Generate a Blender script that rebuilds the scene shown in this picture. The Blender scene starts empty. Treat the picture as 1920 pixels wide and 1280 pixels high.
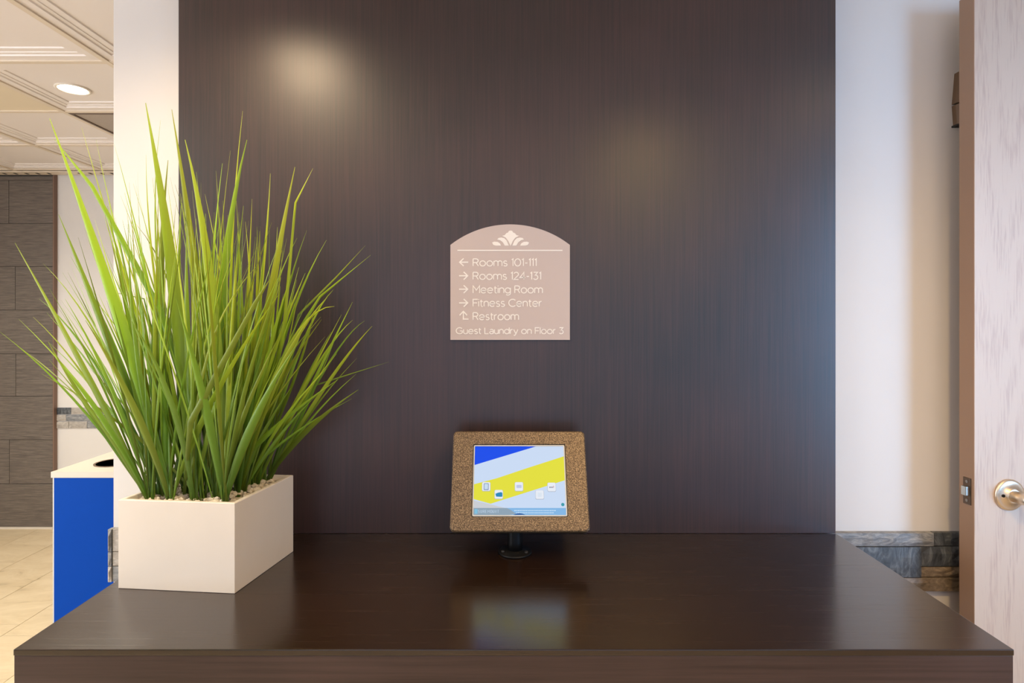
import bpy, bmesh, math, random
from mathutils import Vector
random.seed(7)
F = 1100.0                      # focal length in pixels of the 1920 px wide frame
EYE = 1.528                     # camera height
VX, VY = 952.0, 598.0           # vanishing point of the depth lines
CEIL = EYE + 1.058
CT = EYE - 0.64                 # counter height
DB = 1.751                      # face of the wood feature panel
DW = 1.79                       # white wall around it
DFAR = 4.31                     # far wall of the lobby

def P(x, y, D):                 # point at depth D seen at (x, y)
    return Vector(((x - VX) / F * D, D, EYE + (VY - y) / F * D))

sc = bpy.context.scene
# ---------------------------------------------------------------- camera
cam = bpy.data.cameras.new('camera')
cam.sensor_width = 36; cam.lens = 36 * F / 1920
cam.shift_x = (960 - VX) / 1920; cam.shift_y = -(640 - VY) / 1920
cam.clip_start = 0.05
co = bpy.data.objects.new('camera', cam); sc.collection.objects.link(co)
co.location = (0, 0, EYE); co.rotation_euler = (math.pi / 2, 0, 0)
sc.camera = co
sc.view_settings.view_transform = 'Standard'
sc.view_settings.look = 'None'
sc.view_settings.gamma = 1
sc.view_settings.use_curve_mapping = False
sc.view_settings.exposure = 0.0
# ---------------------------------------------------------------- light
w = bpy.data.worlds.new('world'); sc.world = w; w.use_nodes = True
w.node_tree.nodes['Background'].inputs[0].default_value = (0.75, 0.85, 1.0, 1)
w.node_tree.nodes['Background'].inputs[1].default_value = 0.6
WARM = (1.0, 0.78, 0.54); COOL = (0.45, 0.70, 1.0); WARM2 = (1.0, 0.93, 0.76); NEUT = (1.0, 0.90, 0.80)
def area(name, loc, look, sx, sy, power, col, spread=180):
    l = bpy.data.lights.new(name, 'AREA'); l.shape = 'RECTANGLE'
    l.size = sx; l.size_y = sy; l.energy = power; l.color = col; l.spread = math.radians(spread)
    o = bpy.data.objects.new(name, l); sc.collection.objects.link(o)
    o.location = loc
    o.rotation_euler = (Vector(look) - Vector(loc)).to_track_quat('-Z', 'Y').to_euler()
    return o
def lamp(name, loc, power, col, size=0.11, angle=160, blend=0.8, look=None):
    l = bpy.data.lights.new(name, 'SPOT'); l.energy = power; l.color = col
    l.shadow_soft_size = size; l.spot_size = math.radians(angle); l.spot_blend = blend
    o = bpy.data.objects.new(name, l); sc.collection.objects.link(o); o.location = loc
    if look is not None:
        o.rotation_euler = (Vector(look) - Vector(loc)).to_track_quat('-Z', 'Y').to_euler()
    return o
# daylight through the glazing behind and to the right of the camera
area('daylight_side', (3.12, -0.40, 1.45), (1.5, 1.79, 1.4), 0.95, 2.1, 14, (0.32, 0.60, 1.0), 60)
area('ceiling_fill', (0.3, -0.9, 1.95), (0.3, -0.9, 3.0), 2.6, 1.6, 24, (1.0, 0.86, 0.84))  # added fill without a fixture, brightens the ceiling that the panel reflects
area('daylight_front', (0.3, -2.9, 1.28), (0.3, 1.7, 1.1), 4.9, 2.4, 21, (0.2, 0.5, 1.0))
area('left_fill', (-4.12, 0.3, 1.45), (-2.0, 2.2, 1.6), 2.4, 2.1, 105, (0.85, 0.9, 1.0))  # added unseen fill, brightens the left lobby and its ceiling
LIGHTS = [  # x, y, power, colour
    (-0.775, 1.21, 56, (1.0, .75, .48)), (0.75, 0.20, 125, (1.0, .66, .26)), (-0.775, -0.9, 28, (1.0, .87, .64)), (1.40, 0.90, 11, (1.0, .6, .18)),
    (-2.028, 2.737, 84, WARM2), (-3.22, 2.71, 72, WARM2), (-1.96, 0.70, 95, WARM2), (-3.22, 0.70, 62, WARM2),  # last three are unseen lamps added for warm fill on the left
]
for i, (x, y, p, c) in enumerate(LIGHTS):
    lamp('downlight_beam', (x, y, CEIL - 0.01), p, c)

# ---------------------------------------------------------------- helpers
C = sc.collection
ORG = {}
def link(name, me, parent=None, org=(0, 0, 0)):
    o = bpy.data.objects.new(name, me); C.objects.link(o)
    if parent is not None:
        o.parent = parent; ORG[o.name] = ORG[parent.name]
    else:
        o.location = org; ORG[o.name] = Vector(org)
    return o
def mesh_obj(name, bm, mat, parent=None, org=(0, 0, 0), smooth=False):
    off = ORG[parent.name] if parent is not None else Vector(org)
    bmesh.ops.translate(bm, verts=bm.verts, vec=-off)
    bmesh.ops.recalc_face_normals(bm, faces=bm.faces)
    me = bpy.data.meshes.new(name); bm.to_mesh(me); bm.free()
    if mat: me.materials.append(mat)
    if smooth:
        for p in me.polygons: p.use_smooth = True
    return link(name, me, parent, org)
def tag(o, label=None, cat=None, group=None, kind=None):
    if label: o['label'] = label
    if cat: o['category'] = cat
    if group: o['group'] = group
    if kind: o['kind'] = kind
    return o
def thing(name, label, cat, loc, group=None, kind=None):
    o = bpy.data.objects.new(name, None); C.objects.link(o)
    o.empty_display_size = 0.05
    o.location = loc; ORG[o.name] = Vector(loc)
    return tag(o, label, cat, group, kind)
def box(bm, x0, x1, y0, y1, z0, z1, bev=0):
    vs = [bm.verts.new((x, y, z)) for x in (x0, x1) for y in (y0, y1) for z in (z0, z1)]
    fs = [(0, 1, 3, 2), (4, 6, 7, 5), (0, 4, 5, 1), (2, 3, 7, 6), (0, 2, 6, 4), (1, 5, 7, 3)]
    faces = [bm.faces.new([vs[i] for i in f]) for f in fs]
    if bev:
        ed = list({e for f in faces for e in f.edges})
        bmesh.ops.bevel(bm, geom=ed, offset=bev, segments=2, affect='EDGES', profile=0.6)
    return vs
def bx(*a, **k):
    bm = bmesh.new(); box(bm, *a, **k); return bm
def prism(bm, pts, z0, z1):
    """vertical prism over a footprint"""
    a = [bm.verts.new((p[0], p[1], z0)) for p in pts]; b = [bm.verts.new((p[0], p[1], z1)) for p in pts]
    n = len(pts)
    bm.faces.new(a); bm.faces.new(b)
    for i in range(n): bm.faces.new((a[i], a[(i + 1) % n], b[(i + 1) % n], b[i]))
def lathe(bm, prof, n=40, cx=0, cy=0, cz=0, M=None):
    """profile of (r, h) turned about the local z axis"""
    rings = []
    for r, h in prof:
        ring = []
        for k in range(n):
            a = 2 * math.pi * k / n
            v = Vector((r * math.cos(a), r * math.sin(a), h))
            if M is not None: v = M @ v
            ring.append(bm.verts.new(v + Vector((cx, cy, cz))))
        rings.append(ring)
    for a, b in zip(rings, rings[1:]):
        for k in range(n): bm.faces.new((a[k], a[(k + 1) % n], b[(k + 1) % n], b[k]))
    if prof[0][0] > 1e-5: bm.faces.new(rings[0])
    if prof[-1][0] > 1e-5: bm.faces.new(rings[-1])
def srgb(r, g, b):
    f = lambda c: ((c / 255 + 0.055) / 1.055) ** 2.4 if c / 255 > 0.04045 else c / 255 / 12.92
    return (f(r), f(g), f(b), 1)

# ---------------------------------------------------------------- materials
def mat(name, col, rough=0.5, metal=0.0, spec=0.5, emit=None, es=0, coat=0, coatr=0.1):
    m = bpy.data.materials.new(name); m.use_nodes = True
    b = m.node_tree.nodes['Principled BSDF']
    b.inputs['Base Color'].default_value = col
    b.inputs['Roughness'].default_value = rough
    b.inputs['Metallic'].default_value = metal
    b.inputs['Specular IOR Level'].default_value = spec
    b.inputs['Coat Weight'].default_value = coat
    b.inputs['Coat Roughness'].default_value = coatr
    if emit:
        b.inputs['Emission Color'].default_value = emit
        b.inputs['Emission Strength'].default_value = es
    return m
def noisy(m, cols, scale=(1, 1, 1), detail=4, rough=0.55, nscale=5, bump=0.0, dist=0, coord='Object', pos=None, rnd=0.0, warp=0.0):
    """colour ramp over stretched noise, with optional fine relief"""
    nt = m.node_tree; N = nt.nodes; L = nt.links; b = N['Principled BSDF']
    tc = N.new('ShaderNodeTexCoord'); mp = N.new('ShaderNodeMapping'); mp.inputs['Scale'].default_value = scale
    L.new(tc.outputs[coord], mp.inputs['Vector'])
    src = mp.outputs[0]
    if rnd:
        oi = N.new('ShaderNodeObjectInfo'); mu = N.new('ShaderNodeMath'); mu.operation = 'MULTIPLY'; mu.inputs[1].default_value = rnd
        L.new(oi.outputs['Random'], mu.inputs[0])
        ad = N.new('ShaderNodeVectorMath'); ad.operation = 'ADD'
        L.new(src, ad.inputs[0]); L.new(mu.outputs[0], ad.inputs[1]); src = ad.outputs[0]
    nz = N.new('ShaderNodeTexNoise'); nz.inputs['Scale'].default_value = nscale
    nz.inputs['Detail'].default_value = detail; nz.inputs['Roughness'].default_value = rough
    nz.inputs['Distortion'].default_value = dist
    L.new(src, nz.inputs['Vector'])
    rp = N.new('ShaderNodeValToRGB'); e = rp.color_ramp.elements
    pos = pos or [0.3 + 0.4 * i / (len(cols) - 1) for i in range(len(cols))]
    e[0].position = pos[0]; e[0].color = cols[0]; e[1].position = pos[-1]; e[1].color = cols[-1]
    for p, c in zip(pos[1:-1], cols[1:-1]): e.new(p).color = c
    L.new(nz.outputs['Fac'], rp.inputs[0]); L.new(rp.outputs[0], b.inputs['Base Color'])
    if bump:
        bp = N.new('ShaderNodeBump'); bp.inputs['Strength'].default_value = bump; bp.inputs['Distance'].default_value = 0.002
        L.new(nz.outputs['Fac'], bp.inputs['Height']); L.new(bp.outputs[0], b.inputs['Normal'])
    return m

def wood(name, cols, grain, rough, spec=0.5, cloud=0.5, coat=0, coatr=.1):
    """dark veneer: fine streaks (grain = scale along x, y, z) over broad clouds"""
    m = mat(name, cols[0], rough, spec=spec, coat=coat, coatr=coatr)
    nt = m.node_tree; N = nt.nodes; L = nt.links; b = N['Principled BSDF']
    tc = N.new('ShaderNodeTexCoord')
    def nz(scale, s, d, r):
        mp = N.new('ShaderNodeMapping'); mp.inputs['Scale'].default_value = scale
        n = N.new('ShaderNodeTexNoise'); n.inputs['Scale'].default_value = s; n.inputs['Detail'].default_value = d
        n.inputs['Roughness'].default_value = r
        L.new(tc.outputs['Object'], mp.inputs[0]); L.new(mp.outputs[0], n.inputs['Vector']); return n
    fine = nz(grain, 1.0, 6, 0.7); broad = nz((1.2, 1.2, 1.2), 1.6, 3, 0.5)
    mx = N.new('ShaderNodeMix'); mx.data_type = 'FLOAT'; mx.inputs[0].default_value = cloud
    L.new(fine.outputs['Fac'], mx.inputs[2]); L.new(broad.outputs['Fac'], mx.inputs[3])
    rp = N.new('ShaderNodeValToRGB'); e = rp.color_ramp.elements
    e[0].position = 0.36; e[0].color = cols[0]; e[1].position = 0.62; e[1].color = cols[1]
    L.new(mx.outputs[0], rp.inputs[0]); L.new(rp.outputs[0], b.inputs['Base Color'])
    mr = N.new('ShaderNodeMapRange'); mr.inputs[1].default_value = 0.3; mr.inputs[2].default_value = 0.7
    mr.inputs[3].default_value = rough - 0.04; mr.inputs[4].default_value = rough + 0.05
    L.new(fine.outputs['Fac'], mr.inputs[0]); L.new(mr.outputs[0], b.inputs['Roughness'])
    bp = N.new('ShaderNodeBump'); bp.inputs['Strength'].default_value = 0.08; bp.inputs['Distance'].default_value = 0.001
    L.new(fine.outputs['Fac'], bp.inputs['Height']); L.new(bp.outputs[0], b.inputs['Normal'])
    return m

M = {}
M['wall'] = noisy(mat('wall_paint', srgb(226, 220, 214), 0.6), [srgb(224, 219, 213), srgb(228, 223, 217)], nscale=3)
M['panel'] = wood('dark_veneer_vertical', [srgb(18, 9, 8), srgb(62, 38, 34)], (240, 240, 3), 0.48, 0.5, 0.4, .95, .325)
M['top'] = wood('dark_veneer_horizontal', [srgb(26, 15, 7), srgb(44, 27, 14)], (2, 160, 160), 0.24, 0.6, .5, .55, .18)
M['edge'] = wood('dark_veneer_apron', [srgb(44, 32, 30), srgb(78, 60, 56)], (2, 120, 120), 0.36, 0.5)
M['planter'] = noisy(mat('planter_lacquer', srgb(226, 214, 196), 0.42), [srgb(229, 219, 204), srgb(233, 223, 209)], nscale=6)
M['pebble'] = noisy(mat('white_pebbles', srgb(225, 215, 195), 0.7), [srgb(190, 176, 152), srgb(235, 228, 212)], nscale=60, pos=[0.3, 0.65])
M['ceil'] = mat('ceiling_tile_white', srgb(238, 228, 220), 0.45, spec=0.5)
M['grid'] = mat('ceiling_grid_white', srgb(228, 212, 190), 0.4)
M['slab'] = mat('plenum', srgb(120, 115, 108), 0.9)
M['greytile'] = noisy(mat('grey_wall_tile', srgb(96, 86, 78), 0.45), [srgb(74, 68, 63), srgb(104, 94, 85), srgb(130, 119, 108)],
                      scale=(4, 4, 110), nscale=2.2, detail=6, rough=0.7, bump=0.25, rnd=7)
M['grout'] = mat('grey_grout', srgb(74, 68, 62), 0.9)
M['fgrout'] = mat('floor_grout', srgb(150, 132, 106), 0.9)
M['floor'] = noisy(mat('travertine_tile', srgb(214, 192, 156), 0.4), [srgb(168, 146, 112), srgb(212, 192, 158), srgb(226, 208, 176)],
                   scale=(1.0, 2.2, 1), nscale=3.2, detail=8, rough=0.68, dist=1.2, rnd=11, pos=[0.26, 0.42, 0.7])
def stone(name, cols, sc_, dist=2.0):
    return noisy(mat(name, cols[0], 0.5), cols, scale=sc_, nscale=5, detail=9, rough=0.7, dist=dist, bump=0.5, rnd=13)
M['slate'] = stone('dark_slate', [srgb(42, 44, 46), srgb(76, 80, 84), srgb(122, 126, 128)], (6, 3, 2))
M['slate2'] = stone('grey_slate', [srgb(92, 94, 98), srgb(132, 134, 136), srgb(176, 174, 170)], (3, 3, 9))
M['slate3'] = stone('brown_slate', [srgb(84, 72, 56), srgb(124, 108, 88), srgb(158, 142, 118)], (4, 4, 6))
M['marble'] = stone('pale_stone', [srgb(146, 140, 132), srgb(176, 168, 158), srgb(202, 196, 186)], (3, 3, 7))
M['blue'] = mat('blue_laminate', srgb(0, 66, 166), 0.5, spec=.08)
M['white'] = mat('white_laminate', srgb(216, 206, 190), 0.4)
M['edgeband'] = mat('pale_edge_band', srgb(205, 205, 200), 0.5)
M['brownmetal'] = mat('dark_bronze', srgb(104, 80, 58), 0.4, metal=0.2)
M['copper'] = mat('copper_trim', srgb(132, 104, 88), 0.4, metal=0.1)
M['black'] = mat('black_powder_coat', srgb(12, 12, 13), 0.45, spec=.3)
M['screw'] = mat('dull_steel', srgb(150, 146, 142), 0.35, metal=1)
M['nickel'] = mat('satin_nickel', srgb(232, 218, 198), 0.36, metal=1)
M['steel'] = mat('latch_steel', srgb(196, 200, 196), 0.3, metal=1)
M['bronze'] = mat('latch_bronze', srgb(104, 88, 76), 0.35, metal=0.8)
M['signface'] = mat('sign_taupe', srgb(202, 186, 179), 0.45)
M['signwhite'] = mat('sign_white', srgb(246, 240, 232), 0.5)
M['glassframe'] = mat('window_frame_grey', srgb(120, 120, 122), 0.4, metal=0.4)
M['vent'] = mat('vent_grey', srgb(186, 172, 158), 0.5)
M['dark'] = mat('dark_recess', srgb(28, 26, 24), 0.9)
M['lamp'] = mat('lamp_glow', srgb(255, 240, 214), 0.5, emit=(1.0, 0.86, 0.62, 1), es=15)
M['lamprim'] = mat('lamp_rim_white', srgb(235, 225, 210), 0.4)
M['doorE'] = noisy(mat('door_edge_paint', srgb(168, 132, 106), 0.5), [srgb(148, 118, 96), srgb(156, 126, 104)], nscale=2, scale=(1, 1, .4))

# speckled bronze enclosure
def speckle():
    m = mat('speckled_bronze', srgb(120, 96, 66), 0.42, metal=0.35)
    nt = m.node_tree; N = nt.nodes; L = nt.links; b = N['Principled BSDF']
    tc = N.new('ShaderNodeTexCoord')
    nz = N.new('ShaderNodeTexNoise'); nz.inputs['Scale'].default_value = 420; nz.inputs['Detail'].default_value = 2
    L.new(tc.outputs['Object'], nz.inputs['Vector'])
    rp = N.new('ShaderNodeValToRGB'); e = rp.color_ramp.elements
    e[0].position = 0.36; e[0].color = srgb(66, 53, 39); e[1].position = 0.68; e[1].color = srgb(158, 136, 106)
    e.new(0.5).color = srgb(106, 88, 67)
    L.new(nz.outputs['Fac'], rp.inputs[0]); L.new(rp.outputs[0], b.inputs['Base Color'])
    bp = N.new('ShaderNodeBump'); bp.inputs['Strength'].default_value = 0.6; bp.inputs['Distance'].default_value = 0.001
    L.new(nz.outputs['Fac'], bp.inputs['Height']); L.new(bp.outputs[0], b.inputs['Normal'])
    return m
M['speckle'] = speckle()

# pale oak door face with cathedral grain
def oak():
    m = mat('pale_oak', srgb(206, 188, 178), 0.42)
    nt = m.node_tree; N = nt.nodes; L = nt.links; b = N['Principled BSDF']
    tc = N.new('ShaderNodeTexCoord'); mp = N.new('ShaderNodeMapping'); mp.inputs['Scale'].default_value = (1, 1, 0.09)
    L.new(tc.outputs['Object'], mp.inputs[0])
    n0 = N.new('ShaderNodeTexNoise'); n0.inputs['Scale'].default_value = 3.2; n0.inputs['Detail'].default_value = 0.5
    L.new(mp.outputs[0], n0.inputs['Vector'])
    mu = N.new('ShaderNodeMath'); mu.operation = 'MULTIPLY'; mu.inputs[1].default_value = 190
    L.new(n0.outputs['Fac'], mu.inputs[0])
    si = N.new('ShaderNodeMath'); si.operation = 'SINE'; L.new(mu.outputs[0], si.inputs[0])
    mp2 = N.new('ShaderNodeMapping'); mp2.inputs['Scale'].default_value = (230, 230, 14); L.new(tc.outputs['Object'], mp2.inputs[0])
    n1 = N.new('ShaderNodeTexNoise'); n1.inputs['Scale'].default_value = 1; n1.inputs['Detail'].default_value = 4
    L.new(mp2.outputs[0], n1.inputs['Vector'])
    ma = N.new('ShaderNodeMath'); ma.operation = 'MULTIPLY_ADD'; ma.inputs[1].default_value = 0.09
    L.new(si.outputs[0], ma.inputs[0]); L.new(n1.outputs['Fac'], ma.inputs[2])
    rp = N.new('ShaderNodeValToRGB'); e = rp.color_ramp.elements
    e[0].position = 0.26; e[0].color = srgb(196, 172, 156); e[1].position = 0.5; e[1].color = srgb(212, 192, 174)
    L.new(ma.outputs[0], rp.inputs[0]); L.new(rp.outputs[0], b.inputs['Base Color'])
    return m
M['oak'] = oak()

# artificial grass: yellow-green tips, deep green roots, each blade its own tint
def grass():
    m = mat('grass_blade', srgb(120, 150, 40), 0.38, spec=0.4)
    nt = m.node_tree; N = nt.nodes; L = nt.links; b = N['Principled BSDF']
    at = N.new('ShaderNodeAttribute'); at.attribute_name = 'along'
    rp = N.new('ShaderNodeValToRGB'); e = rp.color_ramp.elements
    e[0].position = 0.0; e[0].color = srgb(84, 112, 26); e[1].position = 1.0; e[1].color = srgb(176, 194, 62)
    e.new(0.3).color = srgb(142, 172, 46); e.new(0.65).color = srgb(172, 194, 32)
    L.new(at.outputs['Fac'], rp.inputs[0])
    oi = N.new('ShaderNodeObjectInfo')
    hs = N.new('ShaderNodeHueSaturation')
    h = N.new('ShaderNodeMapRange'); h.inputs[3].default_value = 0.48; h.inputs[4].default_value = 0.53
    v = N.new('ShaderNodeMapRange'); v.inputs[3].default_value = 0.5; v.inputs[4].default_value = 1.2
    mu = N.new('ShaderNodeMath'); mu.operation = 'MULTIPLY'; mu.inputs[1].default_value = 7.31
    fr = N.new('ShaderNodeMath'); fr.operation = 'FRACT'
    L.new(oi.outputs['Random'], h.inputs[0]); L.new(oi.outputs['Random'], mu.inputs[0]); L.new(mu.outputs[0], fr.inputs[0]); L.new(fr.outputs[0], v.inputs[0])
    L.new(h.outputs[0], hs.inputs['Hue']); L.new(v.outputs[0], hs.inputs['Value'])
    L.new(rp.outputs[0], hs.inputs['Color']); L.new(hs.outputs[0], b.inputs['Base Color'])
    tr = N.new('ShaderNodeBsdfTranslucent'); mx = N.new('ShaderNodeMixShader'); mx.inputs[0].default_value = 0.14
    L.new(hs.outputs[0], tr.inputs['Color'])
    L.new(b.outputs[0], mx.inputs[1]); L.new(tr.outputs[0], mx.inputs[2])
    L.new(mx.outputs[0], N['Material Output'].inputs['Surface'])
    return m
M['grass'] = grass()
def screen_mat(name, rgb, s=0.92):
    m = mat(name, (0.01, 0.01, 0.01, 1), 0.25, emit=srgb(*rgb), es=s, spec=0.05); return m

# ================================================================= THE SETTING
def struct(name, bm, m, label=None, parent=None):
    o = mesh_obj(name, bm, m, parent)
    if parent is None: o['kind'] = 'structure'
    if label: o['label'] = label
    return o
XL, XR, YB = -4.2, 3.2, -3.0
T = 0.12
# floor
fl = struct('floor', bx(XL - T, XR + T, YB - T, DFAR + T, -0.12, -0.006), M['fgrout'], 'beige travertine look tile floor')
tile_me = None
def shared(name, bm, m):
    me = bpy.data.meshes.new(name); bmesh.ops.recalc_face_normals(bm, faces=bm.faces); bm.to_mesh(me); bm.free(); me.materials.append(m); return me
def piece(name, me, loc, parent):
    o = bpy.data.objects.new(name, me); C.objects.link(o); o.parent = parent; o.location = Vector(loc) - ORG[parent.name]; ORG[o.name] = ORG[parent.name]; return o
PX = 0.323; PYl = 0.646
ftile = shared('floor_tile', bx(-PX / 2 + .0015, PX / 2 - .0015, -PYl / 2 + .0015, PYl / 2 - .0015, -0.008, 0, bev=.001), M['floor'])
for k in range(-5, 8):
    x = -2.7655 + PX * (k + 0.5)
    offs = {0: 2.832 - .646 * 0 + .106, -1: 3.584, 1: 2.832}.get(k, (k * 0.215))
    offs = offs if k in (-1, 0, 1) else 2.832 + (k % 3) * 0.215
    n0 = math.floor((offs - 0.9) / PYl)
    y = offs - n0 * PYl
    if x > XL + PX / 2 and x < -0.6 and y > 0.885:
        me = shared('floor_tile', bx(-PX / 2 + .0015, PX / 2 - .0015, 0.883, y - .0015, -0.008, 0), M['floor'])
        piece('floor_tile', me, (x, 0, 0), fl)
    while y < DFAR - 0.1:
        yc = y + PYl / 2
        if yc + PYl / 2 < DFAR and x > XL + PX / 2 and x < -0.6:
            piece('floor_tile', ftile, (x, yc, 0), fl)
        elif x > XL + PX / 2 and x < -0.6:
            L_ = DFAR - y
            if L_ > 0.02:
                me = shared('floor_tile', bx(-PX / 2 + .0015, PX / 2 - .0015, 0.0015, L_ - .001, -0.008, 0), M['floor'])
                piece('floor_tile', me, (x, y, 0), fl)
        y += PYl
# rest of the floor, tile sized blocks
for i in range(9):
    for j in range(5):
        x0 = -0.66 + i * 0.43; y0 = -2.98 + j * 1.0
        if i * 0.43 - 0.66 + 0.43 > XR: continue
        me = shared('floor_tile', bx(0.002, 0.428, 0.002, 0.998 if j < 4 else 0.765, -0.008, 0), M['floor'])
        piece('floor_tile', me, (x0, y0, 0), fl)
for i in range(5):
    for j in range(4):
        me = shared('floor_tile', bx(0.002, 0.698, 0.002, 0.96, -0.008, 0), M['floor'])
        piece('floor_tile', me, (-4.19 + i * 0.70, -2.98 + j * 0.965, 0), fl)

# ceiling: slab, grid, tegular tiles
cl = struct('ceiling', bx(XL - T, XR + T, YB - T, DFAR + T, CEIL + 0.06, CEIL + 0.15), M['slab'], 'suspended ceiling of white stepped tiles')
GX, GY = 0.62, 0.58
xs = [-1.65 + GX * i for i in range(-5, 9)]
ys = [2.42 + GY * i for i in range(-10, 5)]
def ceil_tile(hx, hy, m, step=True):
    bm = bmesh.new()
    lv = [(0.0, 0.0)]
    if step: lv += [(0.040, 0.0), (0.043, 0.005), (0.060, 0.005), (0.062, 0.008), (0.090, 0.008), (0.093, 0.013)]
    rings = []
    for ins, z in lv:
        rings.append([bm.verts.new((sx * (hx - ins), sy * (hy - ins), z)) for sx, sy in ((-1, -1), (1, -1), (1, 1), (-1, 1))])
    for a, b in zip(rings, rings[1:]):
        for k in range(4): bm.faces.new((a[k], b[k], b[(k + 1) % 4], a[(k + 1) % 4]))
    bm.faces.new(rings[-1])
    t = [bm.verts.new((sx * hx, sy * hy, 0.03)) for sx, sy in ((-1, -1), (1, -1), (1, 1), (-1, 1))]
    for k in range(4): bm.faces.new((rings[0][k], rings[0][(k + 1) % 4], t[(k + 1) % 4], t[k]))
    bm.faces.new(t)
    return shared('ceiling_tile', bm, m)
ct_me = ceil_tile(GX / 2 - 0.011, GY / 2 - 0.011, M['ceil'])
ct_flat = ceil_tile(GX / 2 - 0.011, GY / 2 - 0.011, mat('flat_tile_cream', srgb(228, 212, 184), 0.5), False)
for i in range(-1, len(xs)):
    x0 = xs[i] if i >= 0 else XL
    x1 = xs[i + 1] if i + 1 < len(xs) else XR
    if x1 > XR: x1 = XR
    if x1 - x0 < 0.15: continue
    for j in range(-1, len(ys)):
        y0 = ys[j] if j >= 0 else YB
        y1 = ys[j + 1] if j + 1 < len(ys) else DFAR
        y1 = min(y1, DFAR)
        if y1 - y0 < 0.06: continue
        cx, cy = (x0 + x1) / 2, (y0 + y1) / 2
        if abs(cx + 1.96) < 0.02 and abs(cy - 3.29) < 0.02: continue      # vent cell
        full = abs(x1 - x0 - GX) < 1e-3 and abs(y1 - y0 - GY) < 1e-3
        if full:
            me = ct_flat if abs(cx + 2.58) < .02 and abs(cy - 2.71) < .02 else ct_me
        else:
            me = ceil_tile((x1 - x0) / 2 - 0.011, (y1 - y0) / 2 - 0.011, M['ceil'], min(x1 - x0, y1 - y0) > 0.3)
        piece('ceiling_tile', me, (cx, cy, CEIL + 0.004), cl)
def bar(bm, x0, x1, y0, y1):
    box(bm, x0, x1, y0, y1, CEIL, CEIL + 0.012)
for x in xs:
    if x < XR: mesh_obj('grid_bar', bx(x - 0.012, x + 0.012, YB, DFAR, CEIL - .002, CEIL + 0.034), M['grid'], cl)
for y in ys:
    if y < DFAR: mesh_obj('grid_bar', bx(XL, XR, y - 0.012, y + 0.012, CEIL - .001, CEIL + 0.034), M['grid'], cl)
# walls
wf = struct('wall_far', bx(XL, XR, DFAR, DFAR + T, 0, CEIL + .05), M['wall'], 'cream painted far wall of the lobby')
# partition behind the counter
WX0 = -1.2026
wb = struct('wall_back', bx(WX0, XR, DW, DW + 0.14, 0, CEIL - .003), M['wall'], 'white painted wall behind the wood panel')
# right wall and wall behind the camera, each with a glazed opening
def frame_wall(name, axis, pos, a0, a1, o0, o1, zs, ze, thick, label):
    bm = bmesh.new()
    def b(u0, u1, z0, z1):
        if axis == 'x': box(bm, pos, pos + thick, u0, u1, z0, z1)
        else: box(bm, u0, u1, pos - thick, pos, z0, z1)
    b(a0, o0, 0, CEIL + .05); b(o1, a1, 0, CEIL + .05); b(o0, o1, 0, zs); b(o0, o1, ze, CEIL + .05)
    return struct(name, bm, M['wall'], label)
frame_wall('wall_left', 'x', XL - T, YB - T, DFAR + T, -0.9, 1.5, 0.35, 2.5, T, 'cream painted wall left of the lobby')
frame_wall('wall_right', 'x', XR, YB - T, DFAR + T, -0.9, 0.1, 0.35, 2.5, T, 'white painted wall right of the lobby')
frame_wall('wall_front', 'y', YB, XL, XR, -2.15, 2.75, 0.04, 2.5, T, 'painted wall with the entrance glazing')
def window(n, axis, pos, o0, o1, z0, z1, mull):
    bm = bmesh.new(); f = 0.04
    def b(u0, u1, za, zb):
        if axis == 'x': box(bm, pos, pos + 0.05, u0, u1, za, zb)
        else: box(bm, u0, u1, pos - 0.05, pos, za, zb)
    b(o0, o1, z0, z0 + f); b(o0, o1, z1 - f, z1)
    for k in range(mull + 1):
        u = o0 + (o1 - o0 - f) * k / mull; b(u, u + f, z0 + f, z1 - f)
    fr = struct('window_%d' % n, bm, M['glassframe'], 'grey metal framed window')
    g = mat('window_glass', (1, 1, 1, 1), 0.0); g.node_tree.nodes['Principled BSDF'].inputs['Transmission Weight'].default_value = 1
    for k in range(mull):
        u = o0 + (o1 - o0 - f) * k / mull + f; v = o0 + (o1 - o0 - f) * (k + 1) / mull
        b2 = bmesh.new()
        if axis == 'x': box(b2, pos + .02, pos + .026, u, v, z0 + f, z1 - f)
        else: box(b2, u, v, pos - .026, pos - .02, z0 + f, z1 - f)
        mesh_obj('pane', b2, g, fr)
window(1, 'x', XR + 0.03, -0.9, 0.1, 0.35, 2.5, 1)
window(2, 'y', YB - 0.03, -2.15, 2.75, 0.04, 2.5, 4)
window(3, 'x', XL - 0.09, -0.9, 1.5, 0.35, 2.5, 2)  # unseen window, added with its wall opening to go with the left fill

# grey tiled part of the far wall
GT0 = -3.73 - 0.6; GT1 = (100 - VX) / F * (DFAR - .03)
gw = struct('wall_tiled', bx(XL + .001, GT1, DFAR - 0.022, DFAR - .001, 0.0, CEIL - .001), M['grout'], 'grey linen textured tile cladding on the far wall')
zt = [EYE + (VY - y) / F * (DFAR - .03) for y in (988, 906.5, 824, 742.5, 663, 581, 499.5, 419, 338, 330)]
jx = [(24 - VX) / F * (DFAR - .03)]
for r in range(len(zt) - 1):
    z0, z1 = zt[r], min(zt[r + 1], CEIL - .002)
    if r == 0: z0 = zt[0]
    cut = [XL + .004]
    j = {1: 18, 3: 30, 5: 29, 7: 17}.get(r)
    if j is not None: cut.append((j - VX) / F * (DFAR - .03))
    elif r < 8: cut.append((j or -90) / 1.0 * 0 + (-53 - VX) / F * (DFAR - .03))
    cut.append(GT1 - 0.002)
    for a, b in zip(cut, cut[1:]):
        mesh_obj('wall_tile', bx(a + .0015, b - .0015, DFAR - 0.032, DFAR - 0.02, z0 + .0015, z1 - .0015, bev=.001), M['greytile'], gw)
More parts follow.
